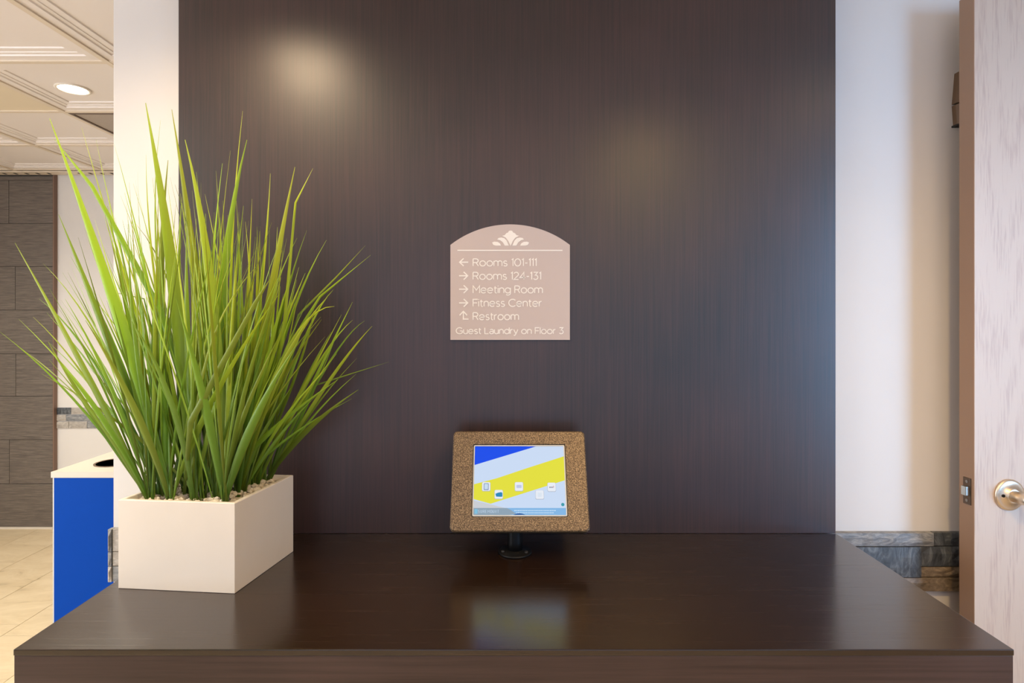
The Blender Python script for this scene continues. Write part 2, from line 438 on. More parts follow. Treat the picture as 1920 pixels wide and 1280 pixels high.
struct('trim_1', bx(GT1, GT1 + 0.007, DFAR - 0.035, DFAR - .001, 0.0, CEIL - .001), M['copper'], 'thin copper coloured edge trim of the grey tiles')
struct('baseboard_far', bx(XL + .001, GT1, DFAR - 0.04, DFAR - 0.033, 0, 0.014), M['white'], 'thin pale strip along the foot of the grey tiles')

# stone bands: ledger stones set proud of the wall
def ledger(name, label, stones, D, front):
    root = thing(name, None, None, (stones[0][0], D, stones[0][2])); root['kind'] = 'structure'; root['label'] = label
    for x0, x1, z0, z1, m, pr in stones:
        bm = bmesh.new(); g = 0.0012
        nx = max(2, int((x1 - x0) / 0.03)); nx = min(nx, 14); nz = 3
        grid = [[bm.verts.new((x0 + g + (x1 - x0 - 2 * g) * i / nx, D - pr - (random.uniform(-.003, .003) if 0 < i < nx and 0 < j < nz else -.003),
                               z0 + g + (z1 - z0 - 2 * g) * j / nz)) for j in range(nz + 1)] for i in range(nx + 1)]
        for i in range(nx):
            for j in range(nz): bm.faces.new((grid[i][j], grid[i + 1][j], grid[i + 1][j + 1], grid[i][j + 1]))
        edge = [grid[i][0] for i in range(nx + 1)] + [grid[nx][j] for j in range(1, nz + 1)] + [grid[i][nz] for i in range(nx - 1, -1, -1)] + [grid[0][j] for j in range(nz - 1, 0, -1)]
        back = [bm.verts.new((v.co.x, D - .0005, v.co.z)) for v in edge]
        n = len(edge)
        for k in range(n): bm.faces.new((edge[k], edge[(k + 1) % n], back[(k + 1) % n], back[k]))
        mesh_obj('stone', bm, m, root)
    return root
def zz(y, D): return EYE + (VY - y) / F * D
def xx(x, D): return (x - VX) / F * D
Ds = DW - .02
ST = []
rows = [(999, 1024.5), (1024.5, 1082.5), (1082.5, 1109)]
ST.append((xx(1500, Ds), xx(1752, Ds), zz(1024.5, Ds), zz(999, Ds), M['slate2'], .022))
ST.append((xx(1752, Ds), xx(1990, Ds), zz(1024.5, Ds), zz(999, Ds), M['slate'], .018))
ST.append((xx(1500, Ds), xx(1728, Ds), zz(1082.5, Ds), zz(1024.5, Ds), M['slate'], .024))
ST.append((xx(1728, Ds), xx(1990, Ds), zz(1063, Ds), zz(1024.5, Ds), M['slate'], .02))
ST.append((xx(1728, Ds), xx(1930, Ds), zz(1082.5, Ds), zz(1063, Ds), M['slate3'], .02))
ST.append((xx(1600, Ds), xx(1890, Ds), zz(1109, Ds), zz(1082.5, Ds), M['slate3'], .023))
ledger('trim_2', 'band of split face slate along the white wall right of the wood panel', ST, DW, Ds)
SL = []
y = 990
zs_l = [992, 1035, 1062, 1092]
for a, b in zip(zs_l, zs_l[1:]):
    SL.append((xx(201, Ds), xx(209, Ds), zz(b, Ds), zz(a, Ds), random.choice([M['marble'], M['slate2']]), .022))
    SL.append((xx(209, Ds), xx(336, Ds), zz(b, Ds), zz(a, Ds), random.choice([M['slate2'], M['marble'], M['slate3']]), .019))
ledger('trim_3', 'end of the pale stone band on the white wall beside the planter', SL, DW, Ds)
# far band
FB = []
Df = DFAR
rowy = [(763.5, 776.5), (777, 789), (789.5, 803)]
lens = [[31, 45, 38, 50, 40], [22, 62, 30, 44, 46], [27, 34, 52, 28, 60]]
pal = [[M['slate'], M['marble'], M['slate2'], M['marble'], M['slate']], [M['marble'], M['slate2'], M['slate'], M['marble'], M['slate2']],
       [M['marble'], M['marble'], M['slate2'], M['slate'], M['marble']]]
for (ya, yb), ls, pc in zip(rowy, lens, pal):
    x = 103
    for l_, m in zip(ls, pc):
        FB.append((xx(x, Df), xx(x + l_, Df), zz(yb, Df), zz(ya, Df), m, .007 + random.random() * .003)); x += l_
ledger('trim_4', 'mosaic band of grey and cream stone strips on the far wall', FB, Df, Df)

# ================================================================= WOOD FEATURE PANEL
pn = mesh_obj('wood_panel', bx(-0.983, 0.979, DB, DW - .0005, CT - .0, CEIL - .004, bev=.0015), M['panel'])
tag(pn, 'tall dark wood veneer panel on the wall behind the counter', 'wall panel')

# ================================================================= COUNTER
DF = 0.64 * F / (1217.5 - VY)
cr = thing('counter', 'dark wood veneer counter with a thick glossy top', 'counter', (0.012, (DF + DB) / 2, 0))
mesh_obj('countertop', bx(-0.958, 0.981, DF, DB - .001, CT - 0.012, CT, bev=.0015), M['top'], cr)
mesh_obj('apron', bx(-0.957, 0.980, DF + .001, DB - .001, CT - 0.15, CT - 0.0125, bev=.001), M['edge'], cr)
mesh_obj('side_panel', bx(-0.90, -0.86, DF + .06, DB - .005, 0.0, CT - 0.151), M['edge'], cr)
mesh_obj('side_panel', bx(0.88, 0.92, DF + .06, DB - .005, 0.0, CT - 0.151), M['edge'], cr)
mesh_obj('front_panel', bx(-0.859, 0.879, DF + .10, DF + .12, 0.06, CT - 0.151), M['edge'], cr)

# ================================================================= BLUE CABINET WITH A ROUND OPENING
cd = 2.41; ch = zz(884, cd)
CX0 = xx(98.5, cd); CX1 = -1.235
cb = thing('waste_cabinet', 'blue waste cabinet with a white top and a round hole behind the wall end', 'cabinet', ((CX0 + CX1) / 2, cd + .25, 0))
mesh_obj('front_panel', bx(CX0 + .006, CX1 - .006, cd, cd + .018, 0.05, ch - .024), M['blue'], cb)
mesh_obj('side_panel', bx(CX0, CX0 + .006, cd + .001, cd + .5, 0.05, ch - .024), M['edgeband'], cb)
mesh_obj('side_panel', bx(CX1 - .006, CX1, cd + .001, cd + .5, 0.05, ch - .024), M['blue'], cb)
mesh_obj('plinth', bx(CX0 + .03, CX1 - .03, cd + .04, cd + .48, 0.0, 0.05), M['dark'], cb)
mesh_obj('back_panel', bx(CX0 + .006, CX1 - .006, cd + .48, cd + .5, 0.05, ch - .024), M['blue'], cb)
bm = bmesh.new()
hx, hy, hr = xx(216, 2.56), 2.56, 0.075
n = 48
tx0, tx1, ty0, ty1 = CX0 - .004, CX1 + .002, cd - .004, cd + .505
def ray(a):
    c, s = math.cos(a), math.sin(a); t = 9
    if c > 1e-6: t = min(t, (tx1 - hx) / c)
    if c < -1e-6: t = min(t, (tx0 - hx) / c)
    if s > 1e-6: t = min(t, (ty1 - hy) / s)
    if s < -1e-6: t = min(t, (ty0 - hy) / s)
    return (hx + c * t, hy + s * t)
angs = sorted([2 * math.pi * k / n for k in range(n)] + [math.atan2(yy_ - hy, xx_ - hx) % (2 * math.pi) for xx_ in (tx0, tx1) for yy_ in (ty0, ty1)])
R_ = []
for a in angs:
    o_ = ray(a); i_ = (hx + hr * math.cos(a), hy + hr * math.sin(a))
    R_.append([bm.verts.new((*o_, ch)), bm.verts.new((*i_, ch)), bm.verts.new((*i_, ch - .024)), bm.verts.new((*o_, ch - .024))])
for k in range(len(R_)):
    a, b = R_[k], R_[(k + 1) % len(R_)]
    for q in range(4): bm.faces.new((a[q], a[(q + 1) % 4], b[(q + 1) % 4], b[q]))
mesh_obj('cabinet_top', bm, M['white'], cb)
bm = bmesh.new(); lathe(bm, [(hr - .004, .002), (hr + .004, .003), (hr + .004, .0), (hr - .001, .0), (hr - .001, -.14), (hr - .005, -.14), (hr - .004, .002)], 40, hx, hy, ch)
mesh_obj('hole_liner', bm, M['brownmetal'], cb)

# ================================================================= CEILING FIXTURES
def downlight(x, y, label):
    t = thing('downlight', label, 'ceiling light', (x, y, CEIL), group=None)
    bm = bmesh.new(); lathe(bm, [(0.072, 0.004), (0.072, -0.001), (0.066, -0.003), (0.060, -0.002), (0.060, 0.004)], 40, x, y, CEIL + .013)
    mesh_obj('rim', bm, M['lamprim'], t, smooth=True)
    bm = bmesh.new(); lathe(bm, [(0.0598, 0.0), (0.045, -0.0015), (0.02, -0.002), (0.0, -0.0022)], 36, x, y, CEIL + .013)
    mesh_obj('lens', bm, M['lamp'], t, smooth=True)
    return t
names = ['round downlight over the plant beside the wood panel', 'round downlight over the right half of the counter front',
         'round downlight behind the camera on the left', 'round downlight in front of the open oak door',
         'glowing round downlight in the tiled ceiling above the blue cabinet', 'unseen fill downlight added near the grey tiled wall',
         'unseen fill downlight added in the left aisle beside the counter', 'unseen fill downlight added in the far left aisle']
for (x, y, p, c), nme in zip(LIGHTS, names): downlight(x, y, nme)
# return air grille
vx0, vx1, vy0, vy1 = -2.27 + .013, -1.65 - .013, 3.0 + .013, 3.58 - .013
vt = thing('air_vent', 'grey slatted return air grille in the ceiling beyond the lit downlight', 'vent', ((vx0 + vx1) / 2, (vy0 + vy1) / 2, CEIL))
bm = bmesh.new()
for a in ((vx0, vx1, vy0, vy0 + .018), (vx0, vx1, vy1 - .018, vy1), (vx0, vx0 + .012, vy0 + .018, vy1 - .018), (vx1 - .012, vx1, vy0 + .018, vy1 - .018)):
    box(bm, *a, CEIL - .002, CEIL + .02)
mesh_obj('frame', bm, M['brownmetal'], vt)
mesh_obj('backing', bx(vx0 + .013, vx1 - .013, vy0 + .019, vy1 - .019, CEIL + .022, CEIL + .03), M['dark'], vt)
ns = 62
slme = shared('slat', bx(-.0038, .0038, vy0 + .019, vy1 - .019, CEIL + .003, CEIL + .02), M['vent'])
for k in range(ns):
    x = vx0 + .016 + (vx1 - vx0 - .032) * k / (ns - 1)
    piece('slat', slme, (x, 0, 0), vt)
# slot diffuser along the far wall: dark slots
sd = thing('slot_diffuser', 'pale linear diffuser with small dark slots where ceiling meets far wall', 'vent', (-3.2, DFAR - .08, CEIL))
bm = bmesh.new(); x = xx(-40, 4.25); xe = -2.0
slots = [3, 24, 45, 66, 87, 145, 165.5, 187, 206]
mesh_obj('frame', bx(x, xe, DFAR - .13, DFAR - .045, CEIL - .010, CEIL - .003), M['grid'], sd)
for s in slots:
    X = xx(s, 4.2)
    mesh_obj('slot', bx(X - .007, X + .007, DFAR - .10, DFAR - .07, CEIL - .0125, CEIL - .0101), M['dark'], sd)

# ================================================================= DOOR ON THE RIGHT
al = math.radians(4)
N0 = Vector((xx(1826, 1.66), 1.66, 0))
fd = Vector((math.cos(al), math.sin(al), 0))      # along the face, to the right
ed = Vector((-math.sin(al), math.cos(al), 0))     # through the thickness
def dpt(u, t, z): return N0 + fd * u + ed * t + Vector((0, 0, z))
DT = 0.050; DH = 2.455; DWd = 0.93
EX = XR
def door_box(u0, u1, t0, t1, z0, z1, bev=0):
    bm = bmesh.new(); vs = box(bm, u0, u1, t0, t1, z0, z1, bev)
    for v in bm.verts: v.co = dpt(v.co.x, v.co.y, v.co.z)
    return bm
dr = thing('door_1', None, None, N0); dr['kind'] = 'structure'; dr['label'] = 'tall pale oak door standing open with a brass toned lever'
mesh_obj('door_leaf', door_box(0, DWd, 0.0, DT, 0.012, DH, .0012), M['doorE'], dr)
mesh_obj('veneer', door_box(0.0008, DWd - .001, -0.0018, 0.0005, 0.014, DH - .002), M['oak'], dr)
# lever set
hc = P(1885, 925, 1.675)
uh = (hc - N0).dot(fd)
zc = hc.z
from mathutils import Matrix
Mrot = Matrix((fd, Vector((0, 0, 1)), -ed)).transposed()    # local z comes out of the face
hp = dpt(uh, -0.002, zc)
hd = bmesh.new()
lathe(hd, [(0.0435, 0.0), (0.0445, 0.003), (0.0435, 0.006), (0.038, 0.0085), (0.022, 0.0095), (0.021, 0.018), (0.018, 0.019), (0.0, 0.019)], 48, *hp, M=Mrot)
ro = mesh_obj('door_handle', hd, M['nickel'], dr, smooth=True)
hd = bmesh.new(); lathe(hd, [(0.0165, 0.015), (0.0160, 0.056), (0.0145, 0.063), (0.010, 0.067), (0.0, 0.068)], 32, *hp, M=Mrot)
mesh_obj('spindle', hd, M['nickel'], ro, smooth=True)
# lever arm to the right
bm = bmesh.new()
prev = None; rings = []
for k in range(13):
    s = k / 12
    u = uh + 0.004 + s * 0.11; t = -0.002 - 0.056 + 0.012 * math.sin(s * math.pi) * -1
    r1 = 0.0125 * (1 - .25 * s); r2 = 0.0095 * (1 - .35 * s)
    if k == 0 or k == 12: r1 *= .6; r2 *= .6
    ring = []
    for q in range(16):
        a = 2 * math.pi * q / 16
        ring.append(bm.verts.new(dpt(u, t + r2 * math.cos(a), zc - .003 * s + r1 * math.sin(a))))
    rings.append(ring)
for a, b in zip(rings, rings[1:]):
    for q in range(16): bm.faces.new((a[q], a[(q + 1) % 16], b[(q + 1) % 16], b[q]))
bm.faces.new(rings[0]); bm.faces.new(rings[-1])
mesh_obj('lever', bm, M['nickel'], ro, smooth=True)
hd = bmesh.new(); q = hp + fd * -0.026
lathe(hd, [(0.0042, 0.008), (0.0042, 0.0125), (0.0025, 0.013), (0.0, 0.0122)], 18, *q, M=Mrot)
mesh_obj('pin_hole', hd, M['black'], ro)
# latch on the edge (u = 0, facing left)
zl = zz(919, 1.685)
def edge_box(t0, t1, z0, z1, out, bev=0):
    bm = bmesh.new(); box(bm, -out, 0.0, t0, t1, z0, z1, bev)
    for v in bm.verts: v.co = dpt(v.co.x, v.co.y, v.co.z)
    return bm
lp = mesh_obj('latch_plate', edge_box(.008, .034, zl - .038, zl + .038, .0022, .0008), M['bronze'], dr)
mesh_obj('latch_bolt', edge_box(.012, .03, zl - .012, zl + .014, .013, .002), M['steel'], lp)
for s in (-1, 1):
    bm = bmesh.new(); Me = Matrix((ed, Vector((0, 0, 1)), -fd)).transposed()
    lathe(bm, [(0.0048, 0.001), (0.0044, 0.0034), (0.0, 0.0038)], 14, *dpt(0, .021, zl + s * .027), M=Me)
    mesh_obj('screw', bm, M['screw'], lp)
# object on the wall, mostly hidden by the door
bt = thing('wall_bracket', 'dark bronze ribbed plate on the wall, mostly hidden behind the open door', 'wall fixture', (xx(1800, DW), DW, zz(185, DW)))
xa = xx(1784, DW)
zA, zB, zC, zD = zz(131, 1.76), zz(190, 1.76), zz(193, 1.76), zz(230, 1.76)
def curved(z0, z1, xo0, xo1, out=.035):
    bm = bmesh.new(); rows_ = []
    for k in range(7):
        z = z0 + (z1 - z0) * k / 6; xl = xo0 + (xo1 - xo0) * k / 6
        prof = [(xl, DW - .001), (xl, DW - out * .5), (xl + .006, DW - out * .9), (xl + .02, DW - out), (xl + .07, DW - out), (xl + .07, DW - .001)]
        rows_.append([bm.verts.new((p[0], p[1], z)) for p in prof])
    for a, b in zip(rows_, rows_[1:]):
        for q in range(6): bm.faces.new((a[q], a[(q + 1) % 6], b[(q + 1) % 6], b[q]))
    bm.faces.new(rows_[0]); bm.faces.new(rows_[-1]); return bm
mesh_obj('cover', curved(zA, zB, xa + .008, xa, .034), M['brownmetal'], bt)
mesh_obj('cover', curved(zC, zD, xa, xa + .004, .034), M['brownmetal'], bt)
mesh_obj('base_rib', curved(zD - .006, zD - .001, xa - .001, xa - .001, .036), M['dark'], bt)

# ================================================================= WAYFINDING SIGN
Dg = DB - .006
def sp(x, y, off=0): return P(x, y, Dg - off)
sg = thing('wayfinding_sign', 'taupe arched directory sign with white lettering on the dark wood panel', 'sign', P(956.5, 637, DB))
cx = 956.5
out = [(844.5, 637), (1068.5, 637), (1068.5, 459)]
# arc through (1068.5,459),(956.5,420.5),(844.5,459)
hw = 112.0; sag = 38.5; R = (hw * hw + sag * sag) / (2 * sag); a0 = math.asin(hw / R)
for k in range(1, 32):
    a = a0 - 2 * a0 * k / 32
    out.append((cx + R * math.sin(a), 420.5 + R - R * math.cos(a)))
out.append((844.5, 459))
bm = bmesh.new()
a = [bm.verts.new(sp(*p)) for p in out]; b = [bm.verts.new(Vector((v.co.x, DB - .0005, v.co.z))) for v in a]
bm.faces.new(a); bm.faces.new(b)
for k in range(len(a)): bm.faces.new((a[k], a[(k + 1) % len(a)], b[(k + 1) % len(a)], b[k]))
mesh_obj('sign_plate', bm, M['signface'], sg)

def arc(cx, cy, rx, ry, a0, a1, n=14):
    return [(cx + rx * math.cos(math.radians(a0 + (a1 - a0) * k / n)), cy + ry * math.sin(math.radians(a0 + (a1 - a0) * k / n))) for k in range(n + 1)]
GL = {
 'R': (.66, [[(0, 0), (0, 1)], [(0, 1), (.36, 1)] + arc(.36, .74, .27, .26, 90, -90, 10) + [(0, .48)], [(.36, .48), (.66, 0)]]),
 'o': (.70, [arc(.35, .36, .35, .36, 0, 360, 26)]),
 'm': (1.0, [[(0, 0), (0, .72)], [(0, .40)] + arc(.25, .46, .25, .26, 180, 0) + [(.5, 0)], [(.5, .40)] + arc(.75, .46, .25, .26, 180, 0) + [(1.0, 0)]]),
 's': (.46, [arc(.24, .535, .2, .18, 30, 270, 12)[:-1] + arc(.23, .18, .22, .18, 90, -150, 12)]),
 '1': (.2, [[(0, .86), (.17, 1), (.17, 0)]]),
 '0': (.74, [arc(.37, .5, .37, .5, 0, 360, 28)]),
 '-': (.30, [[(0, .42), (.3, .42)]]),
 '2': (.58, [arc(.28, .72, .28, .28, 160, -35, 14) + [(0, 0), (.58, 0)]]),
 '4': (.68, [[(.5, 0), (.5, 1), (0, .27), (.68, .27)]]),
 '3': (.58, [[(.03, 1), (.52, 1), (.25, .60)] + arc(.27, .3, .3, .3, 88, -150, 14)]),
 'M': (.84, [[(0, 0), (0, 1), (.42, .4), (.84, 1), (.84, 0)]]),
 'e': (.68, [[(.0, .36), (.68, .36)] + arc(.34, .36, .34, .36, 0, 318, 24)]),
 't': (.34, [[(.13, .94), (.13, .18)] + arc(.30, .18, .17, .18, 180, 285, 6), [(0, .70), (.34, .70)]]),
 'i': (.02, [[(0, 0), (0, .72)], [(0, .92), (0, 1.02)]]),
 'n': (.56, [[(0, 0), (0, .72)], [(0, .40)] + arc(.28, .44, .28, .28, 180, 0) + [(.56, 0)]]),
 'g': (.68, [arc(.34, .36, .34, .36, 0, 360, 26), [(.68, .72), (.68, -.03)] + arc(.36, -.03, .32, .25, 0, -140, 10)]),
 'F': (.56, [[(0, 0), (0, 1), (.6, 1)], [(0, .5), (.52, .5)]]),
 'C': (.84, [arc(.5, .5, .5, .5, 45, 315, 26)]),
 'r': (.32, [[(0, 0), (0, .72)], [(0, .36)] + arc(.32, .36, .32, .36, 180, 90, 8)]),
 'G': (.92, [arc(.5, .5, .5, .5, 45, 322, 26) + [(.90, .46), (.54, .46)]]),
 'u': (.56, [[(0, .72)] + arc(.28, .28, .28, .28, 180, 360) + [(.56, .72)], [(.56, .72), (.56, 0)]]),
 'L': (.54, [[(0, 1), (0, 0), (.56, 0)]]),
 'a': (.54, [[(.06, .64)] + arc(.29, .46, .25, .26, 110, 0, 8) + [(.54, 0)], arc(.27, .2, .27, .2, 0, 360, 20)]),
 'd': (.70, [arc(.35, .36, .35, .36, 0, 360, 26), [(.70, 0), (.70, 1.04)]]),
 'y': (.60, [[(0, .72), (.31, 0)], [(.62, .72), (.26, -.16), (.14, -.26), (.0, -.24)]]),
 'l': (.02, [[(0, 0), (0, 1.04)]]),
 ' ': (.22, []),
}
def ribbon(bm, pts, wd, place):
    """stroke of width wd along pts on the plane given by place(x, y)"""
    n = len(pts); closed = n > 3 and abs(pts[0][0] - pts[-1][0]) < 1e-4 and abs(pts[0][1] - pts[-1][1]) < 1e-4
    L_ = []
    for i in range(n):
        p = Vector(pts[i])
        if closed and i in (0, n - 1): d0 = (Vector(pts[-1]) - Vector(pts[-2])); d1 = Vector(pts[1]) - Vector(pts[0])
        else:
            d0 = p - Vector(pts[i - 1]) if i > 0 else None
            d1 = Vector(pts[i + 1]) - p if i < n - 1 else None
        d0 = d0 if d0 is not None and d0.length > 1e-6 else d1; d1 = d1 if d1 is not None and d1.length > 1e-6 else d0
        d0 = d0.normalized(); d1 = d1.normalized(); t = d0 + d1
        t = t.normalized() if t.length > 1e-3 else d1
        nn = Vector((-t.y, t.x)); c = max(.45, abs(nn.dot(Vector((-d0.y, d0.x)))))
        L_.append((p + nn * wd / 2 / c, p - nn * wd / 2 / c))
    vs = [(bm.verts.new(place(*a)), bm.verts.new(place(*b))) for a, b in L_]
    for a, b in zip(vs, vs[1:]): bm.faces.new((a[0], b[0], b[1], a[1]))
def thicken(bm, dirv):
    r = bmesh.ops.extrude_face_region(bm, geom=list(bm.faces))
    bmesh.ops.translate(bm, verts=[g for g in r['geom'] if isinstance(g, bmesh.types.BMVert)], vec=dirv)
def text_line(s, x0, x1, base, cap, wd, name, parent):
    gap = .17; W = 0
    for ch in s: W += GL[ch][0] + gap
    W -= gap; k = (x1 - x0) / W
    bm = bmesh.new(); u = 0
    for ch in s:
        lift = .0008
        adv, strokes = GL[ch]
        for st in strokes:
            lift += .00004
            ribbon(bm, [(x0 + (u + p[0]) * k, base - p[1] * cap) for p in st], wd, lambda x, y, q=lift: sp(x, y, q))
        u += adv + gap
    return mesh_obj(name, bm, M['signwhite'], parent)
CX_, CY_, KS = 820, 400, 4.922
def c5(x, y): return (CX_ + x / KS, CY_ + y / KS)
for s, xa_, xb_, yb_ in (('Rooms 101-111', 330, 915, 485), ('Rooms 124-131', 330, 956, 609), ('Meeting Room', 330, 970, 734),
                         ('Fitness Center', 330, 962, 858), ('Restroom', 330, 750, 981)):
    p0 = c5(xa_, yb_); p1 = c5(xb_, yb_)
    text_line(s, p0[0], p1[0], p0[1], 66 / KS, 1.95, 'lettering', sg)
p0 = c5(174, 1110); p1 = c5(1162, 1110)
text_line('Guest Laundry on Floor 3', p0[0], p1[0], p0[1], 56 / KS, 1.8, 'lettering', sg)
def strokes(name, lst, wd, parent):
    bm = bmesh.new()
    for k, st in enumerate(lst): ribbon(bm, [c5(*p) for p in st], wd, lambda x, y, q=.0008 + k * .00004: sp(x, y, q))
    return mesh_obj(name, bm, M['signwhite'], parent)
strokes('arrow', [[(285, 450), (208, 450)], [(243, 415), (206, 450), (243, 485)]], 2.3, sg)
for yy in (575, 699, 825):
    strokes('arrow', [[(200, yy), (278, yy)], [(243, yy - 36), (280, yy), (243, yy + 36)]], 2.3, sg)
strokes('arrow', [[(288, 975), (240, 975), (240, 905)], [(205, 940), (240, 903), (275, 940)]], 2.3, sg)
strokes('rule', [[(185, 341), (1155, 341)]], 2.2, sg)
def leafpoly(pts):
    bm = bmesh.new(); bm.faces.new([bm.verts.new(sp(*c5(*p), .0008)) for p in pts]); thicken(bm, Vector((0, .0006, 0)))
    return mesh_obj('emblem_petal', bm, M['signwhite'], sg)
mid = [(676, 300), (655, 255), (632, 224), (598, 206), (622, 200), (636, 182), (652, 176), (660, 162), (676, 157)]
leafpoly(mid + [(1352 - x, y) for x, y in reversed(mid[1:-1])])
p2 = [(552, 240), (566, 226), (590, 222), (618, 228), (640, 250), (660, 297), (622, 297), (606, 268), (580, 248)]
p3 = [(505, 268), (525, 260), (555, 262), (578, 276), (588, 297), (540, 297), (516, 290)]
for pp in (p2, p3):
    leafpoly(pp); leafpoly([(1352 - x, y) for x, y in reversed(pp)])

# ================================================================= TABLET KIOSK
th = math.radians(26)
KX = xx(974, 1.6); ux = Vector((1, 0, 0)); uv = Vector((0, math.sin(th), math.cos(th))); un = Vector((0, -math.cos(th), math.sin(th)))
K0 = Vector((KX, 1.56, EYE - .525))       # bottom middle of the screen
ki = thing('check_in_tablet', 'tablet in a speckled bronze case on a black post, showing blue and yellow stripes', 'tablet', (xx(966, 1.61), 1.61, CT))
def kp(u, v, n=0): return K0 + ux * u + uv * v + un * n
def rrect(u0, u1, v0, v1, r, n=6):
    pts = []
    for cx_, cy_, a in ((u1 - r, v1 - r, 0), (u0 + r, v1 - r, 90), (u0 + r, v0 + r, 180), (u1 - r, v0 + r, 270)):
        for k in range(n + 1):
            t = math.radians(a + 90 * k / n); pts.append((cx_ + r * math.cos(t), cy_ + r * math.sin(t)))
    return pts
W2 = 0.1845; VB, VT = -.0386, .2297
def ringface(outer, inner, n0, n1, bev=.003):
    """frame with an opening: outer and inner outlines with the same point count"""
    bm = bmesh.new(); n = len(outer)
    def sh(pts, s):
        cu = sum(p[0] for p in pts) / n; cv = sum(p[1] for p in pts) / n
        return [(p[0] + (-s if p[0] > cu else s), p[1] + (-s if p[1] > cv else s)) for p in pts]
    loops = [(outer, n0), (outer, n1 - bev), (sh(outer, bev), n1), (sh(inner, -bev * .4), n1), (inner, n1 - bev * .5), (inner, n0)]
    vs = [[bm.verts.new(kp(p[0], p[1], h)) for p in pts] for pts, h in loops]
    for a, b in zip(vs, vs[1:] + vs[:1]):
        for k in range(n): bm.faces.new((a[k], a[(k + 1) % n], b[(k + 1) % n], b[k]))
    return bm
SW = 0.127; SH = 0.191
case = mesh_obj('case', ringface(rrect(-W2, W2, VB, VT, .012), rrect(-SW - .001, SW + .001, -.001, SH + .001, .004), -.0245, .006), M['speckle'], ki)
bm = bmesh.new(); pts = rrect(-W2 + .002, W2 - .002, VB + .002, VT - .002, .012)
a = [bm.verts.new(kp(p[0], p[1], -.034)) for p in pts]; b = [bm.verts.new(kp(p[0], p[1], -.025)) for p in pts]
bm.faces.new(a); bm.faces.new(b)
for k in range(len(a)): bm.faces.new((a[k], a[(k + 1) % len(a)], b[(k + 1) % len(a)], b[k]))
mesh_obj('back_cover', bm, M['black'], ki)
mesh_obj('bezel', ringface(rrect(-SW, SW, 0, SH, .004), rrect(-SW + .0035, SW - .0035, .0035, SH - .0035, .002), -.004, .0035, .001), M['edgeband'], ki)
a0_, a1_, b0_, b1_ = -SW + .0035, SW - .0035, .0035, SH - .0035
def su(u, v, n=0): return kp(a0_ + (a1_ - a0_) * u, b0_ + (b1_ - b0_) * v, n)
def flat(name, pts, rgb, lift, parent, s=.92):
    bm = bmesh.new(); bm.faces.new([bm.verts.new(su(p[0], p[1], lift)) for p in pts])
    thicken(bm, -un * .0002)
    return mesh_obj(name, bm, screen_mat(name + '_glow', rgb, s), parent)
scn = flat('screen', [(0, 0), (1, 0), (1, 1), (0, 1)], (208, 226, 252), .0005, ki)
flat('blue_stripe', [(0, .72), (.69, 1), (0, 1)], (4, 78, 242), .0008, scn)
flat('yellow_stripe', [(0, .438), (0, .225), (.185, .16), (.33, .22), (1, .495), (1, .85), (.6, .68), (.25, .525)], (234, 230, 62), .0008, scn)
flat('grey_wedge', [(0, .205), (.185, .15), (.34, .1), (0, .1)], (208, 212, 218), .0009, scn)
flat('footer_bar', [(0, 0), (1, 0), (1, .1), (0, .1)], (134, 188, 236), .001, scn)
flat('footer_corner', [(0, 0), (.38, 0), (.46, .02), (.40, .075), (.36, .1), (0, .1)], (146, 168, 186), .0012, scn)
flat('footer_icon', rr := [(.012, .02), (.045, .02), (.045, .085), (.012, .085)], (132, 196, 226), .0014, scn)
flat('home_tab', [(.43 + .13 * k / 10, .005 + .022 * math.sin(math.pi * k / 10)) for k in range(11)], (0, 84, 160), .0014, scn)
flat('help_dot', [(.968 + .018 * math.cos(2 * math.pi * k / 20), .148 + .024 * math.sin(2 * math.pi * k / 20)) for k in range(20)], (60, 160, 176), .0012, scn)
def sq(cu, cv, w_, h_): return [(cu - w_ + w_ * .2, cv - h_), (cu + w_ * .8, cv - h_), (cu + w_, cv - h_ * .8), (cu + w_, cv + h_ * .8), (cu + w_ * .8, cv + h_), (cu - w_ * .8, cv + h_), (cu - w_, cv + h_ * .8), (cu - w_, cv - h_ * .8)]
for cu, cv in ((.134, .402), (.272, .290), (.494, .402), (.720, .285), (.853, .395)):
    i0 = flat('app_icon', sq(cu, cv, .047, .066), (176, 184, 200), .0012, scn)
    flat('icon_face', sq(cu, cv + .003, .044, .062), (238, 243, 252), .0015, scn)
flat('tablet_symbol', sq(.134, .402, .028, .050), (140, 160, 196), .0018, scn)
flat('tablet_symbol', sq(.134, .404, .020, .038), (206, 228, 246), .0020, scn)
flat('card_symbol', [(.236, .30), (.262, .315), (.30, .325), (.312, .31), (.312, .262), (.30, .256), (.244, .26)], (34, 138, 190), .0018, scn)
flat('calendar_symbol', sq(.494, .405, .028, .022), (196, 204, 240), .0018, scn)
flat('page_symbol', sq(.720, .285, .022, .03), (226, 236, 248), .0018, scn)
